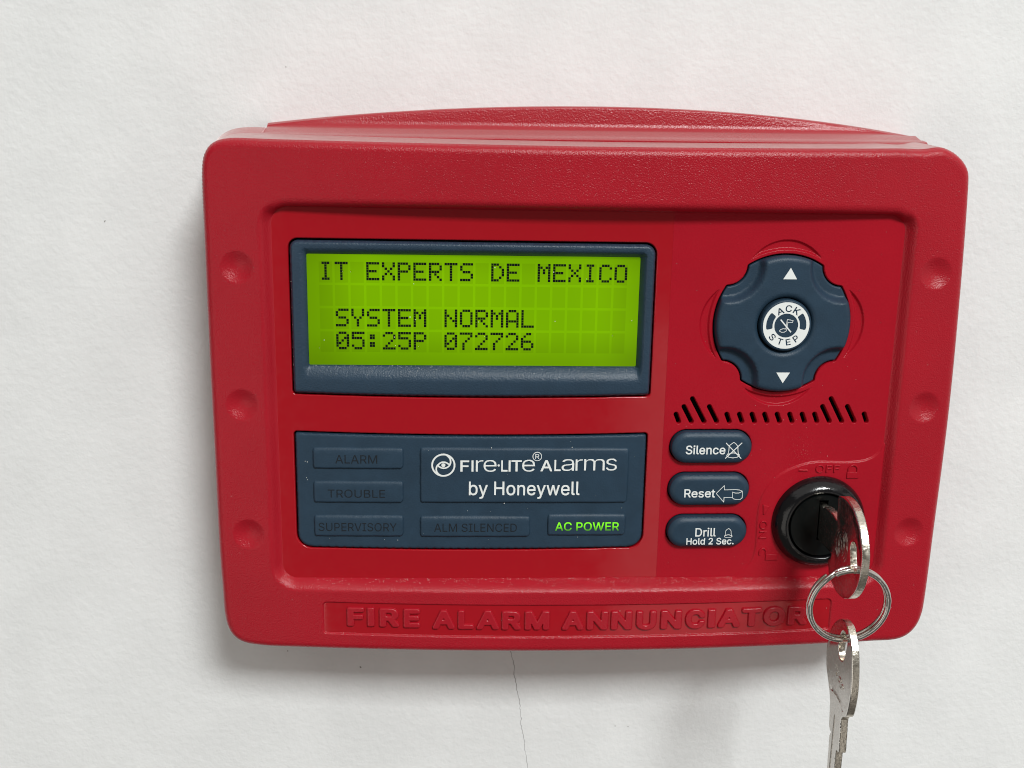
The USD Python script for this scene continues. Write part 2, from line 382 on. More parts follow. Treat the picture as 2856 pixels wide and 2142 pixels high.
# raised letters of the name plate, each its own piece
wname = lambda u: wF(u) - .42
for ch, u0, u1, vb in [('F', -57.3, -53.05, -53.95), ('I', -52.4, -50.6, -53.97), ('R', -49.5, -44.6, -54.05), ('E', -43.65, -39.6, -54.17), ('A', -36.6, -31.15, -54.45), ('L', -30.45, -26.5, -54.48),
                       ('A', -25.95, -20.4, -54.54), ('R', -19.8, -15.0, -54.62), ('M', -14.2, -8.1, -54.64), ('A', -5.1, .3, -54.7), ('N', .95, 6.25, -54.74), ('N', 6.9, 12.2, -54.78), ('U', 13.15, 18.2, -54.86),
                       ('N', 19.2, 24.5, -54.82), ('C', 25.4, 30.3, -54.78), ('I', 31.0, 32.95, -54.7), ('A', 33.55, 39.1, -54.7), ('T', 39.5, 44.6, -54.6), ('O', 45.0, 50.55, -54.55), ('R', 51.2, 56.2, -54.5)]:
    g = sbox(u0, vb, u1, vb + 4.95).buffer(-.25).buffer(.25) if ch == 'I' else fit(ch, u0, vb - (.08 if ch in 'OCU' else 0), u1, vb + 4.95 + (.08 if ch in 'OC' else 0), .10).buffer(-.04).buffer(.04)
    part('letter', relief(g, lambda P, dd: wname(P[:, 0]) + .62 - round_edge(dd, .3) , .4, .2, rings=(.05, .12, .22, .3, .38), base=lambda q: wname(q[:, 0]) - .1, draft=.14), 'red_semi', cover, smooth=50)

# ---- the box behind, its top flaring into an arched plate against the wall
au = np.array([-77.4, -72.4, -60, -48.7, -34.2, -22.7, -10.7, 7.5, 29.3, 42.3, 55.5, 68.8, 77.2, 81.5])
av = np.array([64.73, 65.32, 66.55, 67.71, 68.9, 69.47, 69.88, 69.94, 69.55, 68.83, 67.82, 66.33, 65.06, 64.3])
us = np.linspace(-76.6, 81.3, 120)
vt = np.interp(us, np.linspace(-78, 82, 60), np.polyval(np.polyfit(au, av, 4), np.linspace(-78, 82, 60)))
prof = []
for u, t in zip(us, vt):
    slope = .005 * (u + 76) if u < 78 else .77
    s0 = 62.05 + slope
    bb = min(66.0 + .003 * u, t - .55)
    col = [(14.6, 40), (14.6, s0 - .5), (13.9, s0), (11.6, s0 + .42), (11.45, s0 + .22), (11.2, s0 + .24), (9.0, s0 + .9), (7.2, s0 + 1.5)]
    for a in np.linspace(0, 1, 6)[1:]:                                   # hollow fillet up to the plate
        col.append((7.2 - 2.3 * math.sin(a * math.pi / 2), s0 + 1.5 + (bb - s0 - 1.5) * (1 - math.cos(a * math.pi / 2))))
    col += [(4.75, max(bb + .1, t - .75)), (4.55, t - .42), (4.1, t - .12), (3.5, t), (1.5, t), (.02, t - .1), (.02, 40)]
    prof.append([(u, v, w_) for (w_, v) in col])
G = np.array(prof); nu, npf = G.shape[:2]
ii, jj = np.meshgrid(np.arange(nu - 1), np.arange(npf - 1), indexing='ij'); a = ii * npf + jj
F = np.vstack([np.column_stack([a.ravel(), (a + npf).ravel(), (a + npf + 1).ravel()]), np.column_stack([a.ravel(), (a + npf + 1).ravel(), (a + 1).ravel()])])
shell = trimesh.Trimesh(G.reshape(-1, 3), F[:, ::-1], process=False)
caps = []
for r in (0, nu - 1):
    c2 = Polygon([(x[2], x[1]) for x in G[r]]).buffer(0)
    for q in polys(c2):
        vv, ff = trimesh.creation.triangulate_polygon(q, engine='earcut')
        caps.append(trimesh.Trimesh(np.column_stack([np.full(len(vv), G[r][0][0]), vv[:, 1], vv[:, 0]]), ff, process=False))
part('back_box', [shell, *caps, boxm((-83, -57.5, .02), (83, 52, 14.4))], 'red_back', A, smooth=35)

# ---- the sunken face: a glossy sheet on the left, a grained plate on the right
part('inner_tray', boxm((-74, -44, 22.0), (74, 47.5, 24.0)), 'tray', A, smooth=False)
SEAM = 18.2
BEZ = bow(rrect(-68.65, 3.72, 14.2, 38.95, (.5, .5, 2.3, 1.7)), 0, -.62, 20, -27, 41)
LAB = bow(rrect(-68.75, -34.3, 14.1, -6.0, (3.2, 3.2, .5, .5)), -.62, -.5, -20, -27, 41)
RECX = REC.buffer(.35)
left_poly = RECX.intersection(sbox(-90, -90, SEAM + .1, 90)).difference(BEZ.buffer(.42)).difference(LAB.buffer(.38))
part('face_sheet', relief(left_poly, lambda P, dd: wf(P[:, 0]) - round_edge(np.maximum(dd, .3 * (P[:, 0] > SEAM - .6)), .3), 1.2, .3, rings=(.06, .14, .3, .36, .6), base=lambda q: wf(q[:, 0]) - 1.6), 'red_gloss', A, smooth=50)

PADC, PADR = (44.95, 20.85), 16.05
pad_poly = Point(PADC).buffer(PADR, quad_segs=40)
NOTCH = [(PADC[0] + sx * 13.55, PADC[1] + sy * 13.55) for sx in (-1, 1) for sy in (-1, 1)]
for c in NOTCH: pad_poly = pad_poly.difference(Point(c).buffer(4.85, quad_segs=20))
pad_poly = pad_poly.buffer(-.35, quad_segs=6).buffer(.35, quad_segs=6)
stad = lambda cu, cv, hu, hv: LineString([(cu - hu + hv, cv), (cu + hu - hv, cv)]).buffer(hv, quad_segs=20)
BTN = [(29.78, -8.9), (29.85, -19.5), (29.95, -30.2)]
LOCK = (57.55, -28.05)
slots = []
kinds = [0, 1, 2, 1, 0, 0, 0, 0, 0, 0, 0, 0, 1, 2, 1, 0]
for i, kd in enumerate(kinds):
    ub = 21.75 + 3.058 * i
    du, dv = [(-.72, 1.75), (-1.98, 3.62), (-3.1, 5.55)][kd]
    slots.append(LineString([(ub, -2.85), (ub + du, -2.85 + dv)]).buffer(.53, quad_segs=5))
RINGC = (45.1, 20.75)
cres = []
for a in range(4):
    c = Point(RINGC[0], RINGC[1] + 9.75).buffer(9.95, quad_segs=30).difference(Point(RINGC).buffer(17.3, quad_segs=60))
    cres.append(affinity.rotate(c.buffer(-.12).buffer(.12), 90 * a, origin=RINGC))
CRES = unary_union(cres)
LOCKZ = Polygon(np.vstack([smooth_curve([(80, -6.0), (73, -7.6), (71.4, -10.6), (69, -12.3), (65.5, -13.0), (60, -13.0), (54.5, -13.15), (50.8, -14.25), (47.3, -16.1), (44.4, -19.2), (42.9, -22.4), (42.45, -26), (42.45, -31), (42.4, -35.6), (41.5, -38.6), (39.0, -41.4), (37.6, -46)], 120), [(80, -46)]]))
cz_tree = cKDTree(dens(LOCKZ.exterior, .08)); cr_tree = cKDTree(np.vstack([dens(r.exterior, .06) for r in polys(CRES)]))
def plate_base(P):
    dz = cz_tree.query(P)[0] * np.where(shapely.contains_xy(LOCKZ, P[:, 0], P[:, 1]), 1, -1)
    return wf(P[:, 0]) + .38 * sm(-.28, .28, dz)
def plate_h(P, dd):
    dc = cr_tree.query(P)[0] * np.where(shapely.contains_xy(CRES, P[:, 0], P[:, 1]), 1, -1)
    return plate_base(P) + .03 - round_edge(np.maximum(dd, .22 * (P[:, 0] < SEAM + .6)), .22) - .62 * sm(-.12, .55, dc)
right_poly = RECX.intersection(sbox(SEAM, -90, 90, 90)).difference(pad_poly.buffer(.32)).difference(unary_union(slots))
for c in BTN: right_poly = right_poly.difference(stad(*c, 9.95, 4.08))
right_poly = right_poly.difference(Point(LOCK).buffer(11.2, quad_segs=24))
ex = [dens(q.exterior, .3) for o in (-.12, 0, .12, .25, .4, .55) for r in cres for q in polys(r.buffer(-o))]
ex += [dens(LOCKZ.buffer(o).exterior, .35) for o in (-.3, -.15, 0, .15, .3)]
gx, gy = np.meshgrid(np.arange(17, 74, .9), np.arange(-44, 48, .9)); ex.append(np.stack([gx.ravel(), gy.ravel()], 1))
plate = part('control_plate', relief(right_poly, plate_h, 2.5, .3, rings=(.05, .12, .22), base=lambda q: wf(q[:, 0]) - 1.6, extra=np.vstack(ex)), 'red_fine', A, smooth=45)

# raised marks round the lock
wz = lambda u: wf(u) + .38
def raised(g, h=.32): return relief(g, lambda P, dd: wz(P[:, 0]) + h - round_edge(dd, .12), .6, .18, rings=(.05, .12), base=lambda q: wz(q[:, 0]) - .1, draft=.05)
part('raised_letter', raised(fit('OFF', 55.9, -15.65, 61.9, -13.65, .02)), 'red_fine', plate, smooth=45)
part('raised_mark', raised(sbox(51.8, -15.2, 53.95, -14.75)), 'red_fine', plate, smooth=45)
part('padlock_mark', raised(unary_union([sbox(63.8, -17.1, 66.7, -15.45), line([(64.15, -15.5), (64.15, -14.6), (64.6, -13.95), (65.3, -13.75), (66.0, -13.95), (66.4, -14.6), (66.4, -15.5)], .42)])), 'red_fine', plate, smooth=45)
on = affinity.rotate(fit('ON', -2.35, -.95, 2.35, .95, .02), -90, origin=(0, 0))
part('raised_letter', raised(affinity.translate(on, 44.05, -30.1)), 'red_fine', plate, smooth=45)
part('raised_mark', raised(Polygon([(43.55, -23.6), (45.25, -24.1), (44.1, -26.2), (43.75, -26.1)])), 'red_fine', plate, smooth=45)
part('padlock_mark', raised(unary_union([sbox(45.1, -38.1, 48.1, -36.4), line([(43.6, -36.6), (43.6, -35.6), (44.1, -35.0), (44.7, -35.0), (45.2, -35.6), (45.2, -36.5)], .42)])), 'red_fine', plate, smooth=45)

# ---- display
SCR = (-65.05, 10.3, 11.05, 35.92)
win = rrect(*SCR, .35)
def bez_h(P, dd):
    u, v = P[:, 0], P[:, 1]
    do = bez_tree.query(P)[0]
    front = wf(u) + 1.15 - .35 * sm(6.5, 3.0, v)
    h = front - round_edge(do, .85)
    du = np.maximum(np.maximum(SCR[0] - u, u - SCR[2]), 0) / 1.5
    dv = np.where(v > 20, np.maximum(v - SCR[3], 0) / 1.7, np.maximum(SCR[1] - v, 0) / 3.6)
    x = np.clip(np.hypot(du, dv), 0, 1)
    S = np.where(v > SCR[1], 1 - (1 - x) ** 1.8, np.sin(x * np.pi / 2) ** .9)
    return 27.06 + (h - 27.06) * np.clip(S, 0, 1)
bez_tree = cKDTree(dens(BEZ.exterior, .08))
ex = [dens(sbox(*SCR).buffer(o, join_style=1).exterior, .7) for o in (.15, .35, .6, .9, 1.2, 1.5, 1.9, 2.4, 3., 3.6)] + [dens(polys(BEZ.buffer(-o))[0].exterior, .5) for o in (.08, .2, .4, .65, .9)]
bezel = part('display_bezel', relief(BEZ.difference(win), bez_h, 1.6, .5, rings=(.03,), base=lambda q: np.full(len(q), 24.0), extra=np.vstack(ex)), 'blue_bezel', A, smooth=45)
screen = part('display_screen', boxm((-66.2, 9.2, 26.0), (12.2, 37.0, 27.0)), 'lcd', A, smooth=False, label='green backlit text display')
U0, V0 = -62.016, 33.893
FONT = {'I': '01110 00100 00100 00100 00100 00100 01110', 'T': '11111 00100 00100 00100 00100 00100 00100', 'E': '11111 10000 10000 11110 10000 10000 11111', 'X': '10001 10001 01010 00100 01010 10001 10001',
        'P': '11110 10001 10001 11110 10000 10000 10000', 'R': '11110 10001 10001 11110 10100 10010 10001', 'S': '01111 10000 10000 01110 00001 00001 11110', 'D': '11100 10010 10001 10001 10001 10010 11100',
        'M': '10001 11011 10101 10101 10001 10001 10001', 'C': '01110 10001 10000 10000 10000 10001 01110', 'O': '01110 10001 10001 10001 10001 10001 01110', 'Y': '10001 10001 10001 01010 00100 00100 00100',
        'N': '10001 10001 11001 10101 10011 10001 10001', 'A': '01110 10001 10001 10001 11111 10001 10001', 'L': '10000 10000 10000 10000 10000 10000 11111', '0': '01110 10001 10011 10101 11001 10001 01110',
        '5': '11111 10000 11110 00001 00001 10001 01110', ':': '00000 01100 01100 00000 01100 01100 00000', '2': '01110 10001 00001 00010 00100 01000 11111', '7': '11111 00001 00010 00100 01000 01000 01000',
        '6': '00110 01000 10000 11110 10001 10001 01110', '1': '00100 01100 00100 00100 00100 00100 01110'}
rows_txt = ['IT EXPERTS DE MEXICO', '', ' SYSTEM NORMAL', ' 05:25P 072726']
def tiles(rects, w0, w1):
    V, F = [], []
    for (a, b, c, e) in rects:
        n = len(V) * 8
        V.append([(a, b, w1), (c, b, w1), (c, e, w1), (a, e, w1), (a, b, w0), (c, b, w0), (c, e, w0), (a, e, w0)])
        F += [(n, n + 1, n + 2), (n, n + 2, n + 3)] + [x for i in range(4) for x in ((n + 4 + i, n + 4 + (i + 1) % 4, n + (i + 1) % 4), (n + 4 + i, n + (i + 1) % 4, n + i))]
    return trimesh.Trimesh(np.vstack(V), np.array(F), process=False)
for r in range(4):
    for c in range(20):
        u, v = U0 + 3.55 * c, V0 - 5.35 * r
        part('character_cell', tiles([(u - .3, v - 4.45, u + 2.7, v + .3)], 26.98, 27.03), 'lcd_cell', screen, smooth=False)
        t = rows_txt[r]
        if c < len(t) and t[c] != ' ':
            dots = [(u + .6 * x - .272, v - .6 * y - .272, u + .6 * x + .272, v - .6 * y + .272) for y, b in enumerate(FONT[t[c]].split()) for x, q in enumerate(b) if q == '1']
            part('character', tiles(dots, 27.0, 27.07), 'lcd_dot', screen, smooth=False)
def dust(spots, surf, m='dust'):
    ms = []
    for (u, v, r) in spots:
        s = trimesh.creation.icosphere(1, r); s.apply_scale([1, 1, .5]); s.apply_translation([u, v, float(surf(u))]); ms.append(s)
    return trimesh.util.concatenate(ms)
part('dust', dust([(-40.9, 29.3, .09), (-22.4, 33.2, .13), (-8.9, 32.3, .12), (-1.3, 30.8, .07), (-41.8, 21.6, .13), (-40.5, 21.0, .1), (-45.4, 16.9, .11), (-45.2, 14.9, .1), (-39.9, 14.7, .08), (-61.5, 16.1, .1), (-62.6, 14.3, .09), (-8.3, 20.9, .1), (9.6, 21.2, .13), (5.2, 17.6, .08), (-26.0, 20.6, .08), (-24.6, 17.2, .08), (-57.0, 32.0, .06), (-55.2, 31.9, .07)], lambda u: 27.08), 'dust', screen, smooth=False, kind='stuff')
part('dust', dust([(-68.55, 8 + 27 * x, .06 + .05 * random.random()) for x in np.random.default_rng(3).uniform(0, 1, 9)] + [(u, 10.0 - 3 * random.random() ** 2, .05 + .04 * random.random()) for u in np.random.default_rng(4).uniform(-64, 11, 26)], lambda u: wf(u) + .55), 'dust', bezel, smooth=False, kind='stuff')

# ---- indicator panel
wl = lambda u: wf(u) + .3
lab = part('indicator_panel', relief(LAB, lambda P, dd: wl(P[:, 0]) - round_edge(dd, .35), 1.8, .6, rings=(.07, .17, .35, .42, .8), base=lambda q: wf(q[:, 0]) - 2.5), 'blue', A, smooth=45)
wt = lambda u: wf(u) + .85
def tile(u0, v0, u1, v1, label, kb=-.2):
    g = rrect(u0, v0, u1, v1, (.7, .9, .5, .5))
    return part('indicator_window', relief(g, lambda P, dd: wt(P[:, 0]) - round_edge(dd, .5) - .3 * sm(1.3, 0, v1 - P[:, 1]), 1.6, .5, rings=(.07, .17, .33, .55, .9), base=lambda q: wl(q[:, 0]) - .2), 'blue', lab, smooth=50, label=label)
tile(-64.75, -14.6, -43.5, -9.35, 'raised window marked ALARM')
tile(-64.8, -23.05, -43.55, -17.6, 'raised window marked TROUBLE')
tile(-64.85, -31.55, -43.6, -26.15, 'raised window marked SUPERVISORY')
tile(-39.55, -22.95, 10.1, -9.15, 'large raised window with white maker lettering')
tile(-39.6, -31.6, -13.2, -26.25, 'raised window marked ALM SILENCED')
tile(-8.95, -31.25, 9.95, -25.75, 'raised window marked AC POWER in lit green')
for s, u0, u1, vb, h, w_ in [('ALARM', -59.43, -49.62, -13.2, 2.05, -.006), ('TROUBLE', -61.4, -47.88, -21.68, 1.97, -.008), ('SUPERVISORY', -63.75, -45.2, -30.12, 2.05, -.008), ('ALM SILENCED', -36.2, -16.38, -30.2, 2.08, -.008)]:
    part('lettering', flat(lettering(s, u0, u1, vb, h, w_), wt), 'print_dark', lab, smooth=False, label='dark unlit word ' + s)
part('lettering', flat(lettering('AC POWER', -7.1, 8.35, -29.9, 2.06, .012), wt), 'lit', lab, smooth=False, label='lit green words AC POWER')
part('lettering', flat(lettering('by Honeywell', -27.97, -1.5, -20.85, 3.3, .012), wt), 'print_white', lab, smooth=False)
W1, WS = .02, -.017
brand = [fit('F', -30.05, -15.07, -27.95, -12.3, W1), sbox(-27.4, -15.06, -26.92, -12.28), fit('r', -26.36, -15.05, -24.62, -12.2, WS), fit('e', -24.53, -15.1, -21.45, -12.18, WS), Point(-20.95, -13.5).buffer(.27),
         fit('L', -20.37, -15.03, -18.82, -12.25, W1), sbox(-18.6, -15.03, -18.12, -12.25), fit('T', -17.95, -14.98, -15.46, -12.2, W1), fit('e', -15.38, -15.03, -12.3, -12.1, WS),
         fit('A', -10.98, -14.93, -8.22, -12.15, W1), fit('L', -7.72, -14.87, -6.18, -12.1, W1), fit('a', -5.97, -14.85, -3.0, -11.93, WS), fit('r', -2.65, -14.78, -.98, -11.93, WS), fit('m', -.62, -14.7, 4.32, -11.88, WS), fit('s', 4.65, -14.72, 7.24, -11.8, WS)]
part('lettering', flat(unary_union(brand), wt), 'print_white', lab, smooth=False)
part('trademark_sign', flat(unary_union([Point(-11.84, -11.27).buffer(1.12, quad_segs=12).difference(Point(-11.84, -11.27).buffer(.96, quad_segs=12)), fit('R', -12.3, -11.88, -11.36, -10.66)]), wt), 'print_white', lab, smooth=False)
q = lambda pts: [(-34.05 + (x - 812) / 586 * 2.84, -13.5 - (y - 832) / 565 * 2.84) for x, y in pts]
ec = (-34.05, -13.5)
emblem = [Point(ec).buffer(2.84, quad_segs=24).difference(Point(ec).buffer(2.44, quad_segs=24)), Point(ec).buffer(.47, quad_segs=8),
          line(smooth_curve(q([(960, 340), (1080, 440), (1150, 560), (1165, 680), (1130, 810), (1040, 910), (900, 975), (800, 982), (680, 945), (580, 880), (530, 830)])), .36),
          line(smooth_curve(q([(1100, 790), (1040, 760), (960, 710), (860, 685), (780, 685), (680, 715), (580, 790), (500, 880), (470, 980), (475, 1110), (530, 1220), (660, 1320)])), .36)]
emblem += [Polygon(q([(960, 320), (1190, 520), (1150, 560), (1060, 430)])), Polygon(q([(430, 1140), (480, 1130), (560, 1250), (660, 1330), (540, 1290)]))]
part('emblem', flat(unary_union(emblem), wt), 'print_white', lab, smooth=False)
dr = np.random.default_rng(11)
part('dust', dust([(u, v, r) for u, v, r in zip(dr.uniform(-67, 13, 34), dr.uniform(-33, -7.5, 34), dr.uniform(.04, .08, 34))] + [(-66.1, -13.1, .1), (-66.6, -12.9, .08), (-66.4, -17.0, .1), (-66.2, -17.5, .09), (-19.5, -23.0, .12), (-22.7, -9.2, .12), (-3.6, -9.0, .1)], lambda u: wl(u) + .02 + .5 * (-39 < u < 10)), 'dust', lab, smooth=False, kind='stuff')

# ---- navigation pad and its centre button
def pad_h(P, dd):
    h = wf(P[:, 0]) + 2.15
    inside = np.max([sm(8.6, 7.0, np.hypot(P[:, 0] - c[0], P[:, 1] - c[1])) for c in NOTCH], axis=0)
    h = h - 2.1 * inside - round_edge(dd, 1.3) * (1 - inside) - round_edge(dd, .3) * inside
    r = np.hypot(P[:, 0] - PADC[0], P[:, 1] - PADC[1])
    return h - .2 * sm(7.6, 6.5, r)
pc = Point((45.12, 20.88)).buffer(6.22, quad_segs=24)
pad = part('navigation_pad', relief(pad_poly.difference(pc), pad_h, .45, .35, rings=(.1, .25, .5, .85, 1.3), base=lambda q: wf(q[:, 0]) - 2.2), 'blue', A, smooth=50)
wp = lambda u: wf(u) + 2.15
for t in ([(45.42, 34.2), (43.82, 31.57), (47.05, 31.57)], [(43.85, 9.6), (47.1, 9.6), (45.55, 7.05)]):
    part('arrow', flat(Polygon(t), wp, .05, .1), 'print_white', pad, smooth=False)
BC = (45.12, 20.88)
wbt = lambda u: 0 * np.asarray(u, float) + float(wf(BC[0])) + 2.8
btn = part('centre_button', relief(Point(BC).buffer(6.1, quad_segs=24), lambda P, dd: wbt(P[:, 0]) - round_edge(dd, .55), 1.2, .5, rings=(.08, .2, .38, .55, .65), base=lambda q: wf(q[:, 0]) - 1), 'blue', A, smooth=50)
S5 = 5.45 / 678
def qb(pts): return [(BC[0] + x * S5, BC[1] - y * S5) for x, y in pts]
def on_ring(ch, rad, ang, rot, h, wd):
    g = fit(ch, -wd / 2, -h / 2, wd / 2, h / 2, .028)
    g = affinity.rotate(g, rot, origin=(0, 0))
    return affinity.translate(g, BC[0] + rad * math.cos(math.radians(ang)), BC[1] + rad * math.sin(math.radians(ang)))
def sector(a0, a1, r0, r1):
    t = np.radians(np.linspace(a0, a1, 24))
    p = [(BC[0] + r1 * math.cos(x), BC[1] + r1 * math.sin(x)) for x in t] + [(BC[0] + r0 * math.cos(x), BC[1] + r0 * math.sin(x)) for x in t[::-1]]
    return Polygon(p).buffer(-.35).buffer(.35)
cut = [on_ring('A', 3.72, 116, 24, 1.55, 1.62), on_ring('C', 3.98, 85.5, -4, 1.62, 1.5), on_ring('K', 4.05, 56.6, -31, 1.6, 1.45), on_ring('S', 4.1, 222, -47, 1.6, 1.3), on_ring('T', 3.95, 252.3, -17, 1.5, 1.3),
       on_ring('E', 3.95, 281, 10.5, 1.5, 1.15), on_ring('P', 3.95, 309.5, 39, 1.55, 1.2), sector(140, 193, 3.2, 4.72), sector(-13, 39, 3.2, 4.72)]
part('printed_ring', flat(Point(BC).buffer(5.45, quad_segs=24).difference(Point(BC).buffer(2.8, quad_segs=20)).difference(unary_union(cut)), wbt, .06, .1), 'print_white', btn, smooth=False, label='white ring reading ACK and STEP')
part('mute_mark', flat(unary_union([line(qb([(-172, -172), (153, 193)]), .30, 2), line(qb([(18, -178), (190, -150), (180, -92), (45, -96), (30, 80), (8, 160), (-42, 192), (-120, 196), (-190, 160), (-150, 112), (-80, 92), (-12, 100), (6, 40), (18, -178)]), .12)]), wbt, .06, .1), 'print_white', btn, smooth=False)

# ---- three push buttons
wb = lambda u: wf(u) + 2.05
sq = lambda pts: pts
bell = lambda k, du, dv, o: [(o[0] + (x - 34.87) * k + du, o[1] + (y + 9.4) * k + dv) for x, y in [(34.87, -7.42), (34.51, -7.67), (33.95, -8.1), (33.77, -8.5), (33.77, -9.43), (33.63, -10.2), (33.32, -10.67), (33.42, -10.89), (33.98, -11.15), (34.91, -11.28), (35.87, -11.11), (36.39, -10.77), (36.42, -10.55), (36.1, -10.17), (35.97, -9.44), (35.9, -8.5), (35.53, -7.93), (35.22, -7.68), (34.87, -7.42)]]
lip = lambda k, o: [(o[0] + (x - 34.87) * k, o[1] + (y + 9.4) * k) for x, y in [(33.55, -10.4), (34.54, -10.07), (34.96, -10.03), (35.51, -10.16), (36.2, -10.5)]]
for i, c in enumerate(BTN):
    b = part('push_button', relief(stad(*c, 9.72, 3.87), lambda P, dd: wb(P[:, 0]) + .0 - .85 * (1 - np.clip(dd / 1.5, 0, 1)) ** 2, 1.2, .5, rings=(.08, .2, .4, .7, 1.1, 1.5, 2.0), base=lambda q: wf(q[:, 0]) - 1.5), 'blue', A, smooth=50,
             label=['oval blue button marked Silence', 'oval blue button marked Reset', 'oval blue button marked Drill'][i])
    if i == 0:
        part('lettering', flat(lettering('Silence', 23.4, 32.96, -10.3, 2.05, .02), wb), 'print_white', b, smooth=False)
        part('bell_mark', flat(unary_union([line(bell(1, 0, 0, (34.87, -9.4)), .15), line(lip(1, (34.87, -9.4)), .16), line([(33.04, -7.63), (36.81, -11.37)], .2), line([(36.8, -7.6), (33.05, -11.37)], .2)]), wb), 'print_white', b, smooth=False)
    elif i == 1:
        part('lettering', flat(lettering('Reset', 23.6, 31.11, -21.1, 2.0, .02), wb), 'print_white', b, smooth=False)
        part('arrow_mark', flat(unary_union([line([(31.39, -20.19), (33.26, -18.18), (33.32, -19.28), (36.07, -19.25), (37.0, -19.33), (37.72, -19.65), (37.8, -21.3), (37.4, -21.7), (36.61, -21.8), (35.75, -21.6), (35.44, -21.3), (35.36, -19.85), (36.0, -20.1), (36.9, -20.1), (37.7, -19.7)], .13), line([(35.43, -21.19), (33.35, -21.2), (33.35, -22.38), (31.39, -20.19)], .13)]), wb), 'print_white', b, smooth=False)
    else:
        part('lettering', flat(unary_union([lettering('Drill', 26.85, 31.9, -31.1, 2.1, .015), lettering('Hold 2 Sec.', 24.78, 36.45, -33.18, 1.62, .02)]), wb), 'print_white', b, smooth=False)
        part('bell_mark', flat(unary_union([line(bell(.62, 0, 0, (35.0, -30.35)), .12), line(lip(.62, (35.0, -30.35)), .14)]), wb), 'print_white', b, smooth=False)

# ---- key switch
wL = float(wf(LOCK[0])) + .3
lock = part('key_switch', lathe([(11.55, -1.5), (11.55, .35), (11.45, .9), (11.2, 1.6), (10.8, 2.3), (10.25, 2.95), (9.6, 3.45), (9.0, 3.72), (8.55, 3.75), (8.3, 3.6), (8.12, 3.2), (8.1, 1.0)], LOCK, 96, wL), 'black', A, smooth=40, label='black lock ring round the key')
KU = 57.5
part('lock_core', relief(Point(LOCK).buffer(7.9, quad_segs=24).difference(sbox(56.45, -31.7, 58.65, -21.6)), lambda P, dd: wL + 3.3 - round_edge(np.clip(7.9 - np.hypot(P[:, 0] - LOCK[0], P[:, 1] - LOCK[1]), 0, 1), .35) , 1.5, .5, rings=(.08, .2, .4), base=lambda q: np.full(len(q), wL - 1.0)), 'black_cyl', lock, smooth=40)

# ================================================================ the keys and their ring
def slab(poly, u0, u1, hf, step=1.2, sb=.35, rings=(.08, .2, .45)):
    """A flat key shape given in (w, v) between u0 and u1: both faces shaped by hf(points, rim distance), the rim joined."""
    mid, t = (u0 + u1) / 2, (u1 - u0) / 2
    a = relief(poly, lambda P, dd: t + hf(P, dd), step, sb, rings=rings)
    mk = lambda mesh, s: trimesh.Trimesh(np.column_stack([mid - s * mesh.vertices[:, 2], mesh.vertices[:, 1], mesh.vertices[:, 0]]), mesh.faces if s > 0 else mesh.faces[:, ::-1], process=False)
    faces = [mk(a, 1), mk(a, -1)]
    rim = []
    for pg in polys(poly):
        for r in rings_of(shapely.geometry.polygon.orient(pg)):
            lp = dens(r, sb); k = len(lp); z = t - .22
            V = np.vstack([np.column_stack([np.full(k, mid - z), lp[:, 1], lp[:, 0]]), np.column_stack([np.full(k, mid + z), lp[:, 1], lp[:, 0]])])
            i0 = np.arange(k); i1 = np.roll(i0, -1)
            rim.append(trimesh.Trimesh(V, np.vstack([np.column_stack([i0, i1, i1 + k]), np.column_stack([i0, i1 + k, i0 + k])]), process=False))
    return faces, rim
def key_face(border, inner):
    def f(P, dd):
        h = -.22 + .22 * np.sqrt(np.clip(1 - (1 - np.clip(dd / .25, 0, 1)) ** 2, 0, 1))
        return h - .13 * sm(border, border + .25, inner(P, dd))
    return f
bow1 = Point(46.9, -27.15).buffer(11.5, quad_segs=40).intersection(Polygon([(41.5, -10), (41.9, -20.7), (42.3, -22.4), (41.6, -26.5), (40.6, -31.6), (38.3, -33.6), (39.7, -35.2), (42, -45), (60, -45), (60, -10)]))
blade1 = Polygon([(24, -31.3), (43, -31.3), (43, -22.6), (38.6, -21.9), (34, -22.0), (33.2, -22.9), (31, -22.5), (24, -22.5)])
hole1 = affinity.rotate(LineString([(52.9, -25.6), (53.9, -28.5)]).buffer(1.95, quad_segs=10), 0)
kp = unary_union([bow1, blade1]).buffer(-.15).buffer(.15).difference(hole1)
rimt = cKDTree(dens(bow1.exterior, .15))
groove = lambda P, dd: np.where(P[:, 0] > 41.5, rimt.query(P)[0], 0)
fc, rm = slab(kp, 56.6, 58.5, key_face(1.15, groove))
K1 = thing('lock_key', 'nickel key pushed into the black lock, seen nearly edge on', 'key', )
part('bow_and_blade', fc, 'steel', K1, smooth=35)
part('milled_edge', rm, 'steel_edge', K1, smooth=40)
oval = lambda a, b: [(46.0 + a * math.cos(t), -26.95 + b * math.sin(t)) for t in np.linspace(0, 2 * math.pi, 49)]
em = unary_union([line(oval(3.7, 3.95), .22), line(oval(3.0, 3.3), .14), line(oval(1.35, 2.0), .16), line(oval(1.9, 2.6), .12), line([(45.2, -28.4), (46.9, -25.4)], .16), line([(45.5, -25.9), (46.6, -28.0)], .14)])
em = em.intersection(kp.buffer(-.4))
mkm = lambda g, u, t: [trimesh.Trimesh(np.column_stack([u - x.vertices[:, 2], x.vertices[:, 1], x.vertices[:, 0]]), x.faces, process=False) for x in [trimesh.creation.extrude_polygon(p, t, engine='earcut') for p in polys(g)]]
part('emblem', mkm(em.buffer(-.04), 56.7, .03), 'steel', K1, smooth=False)

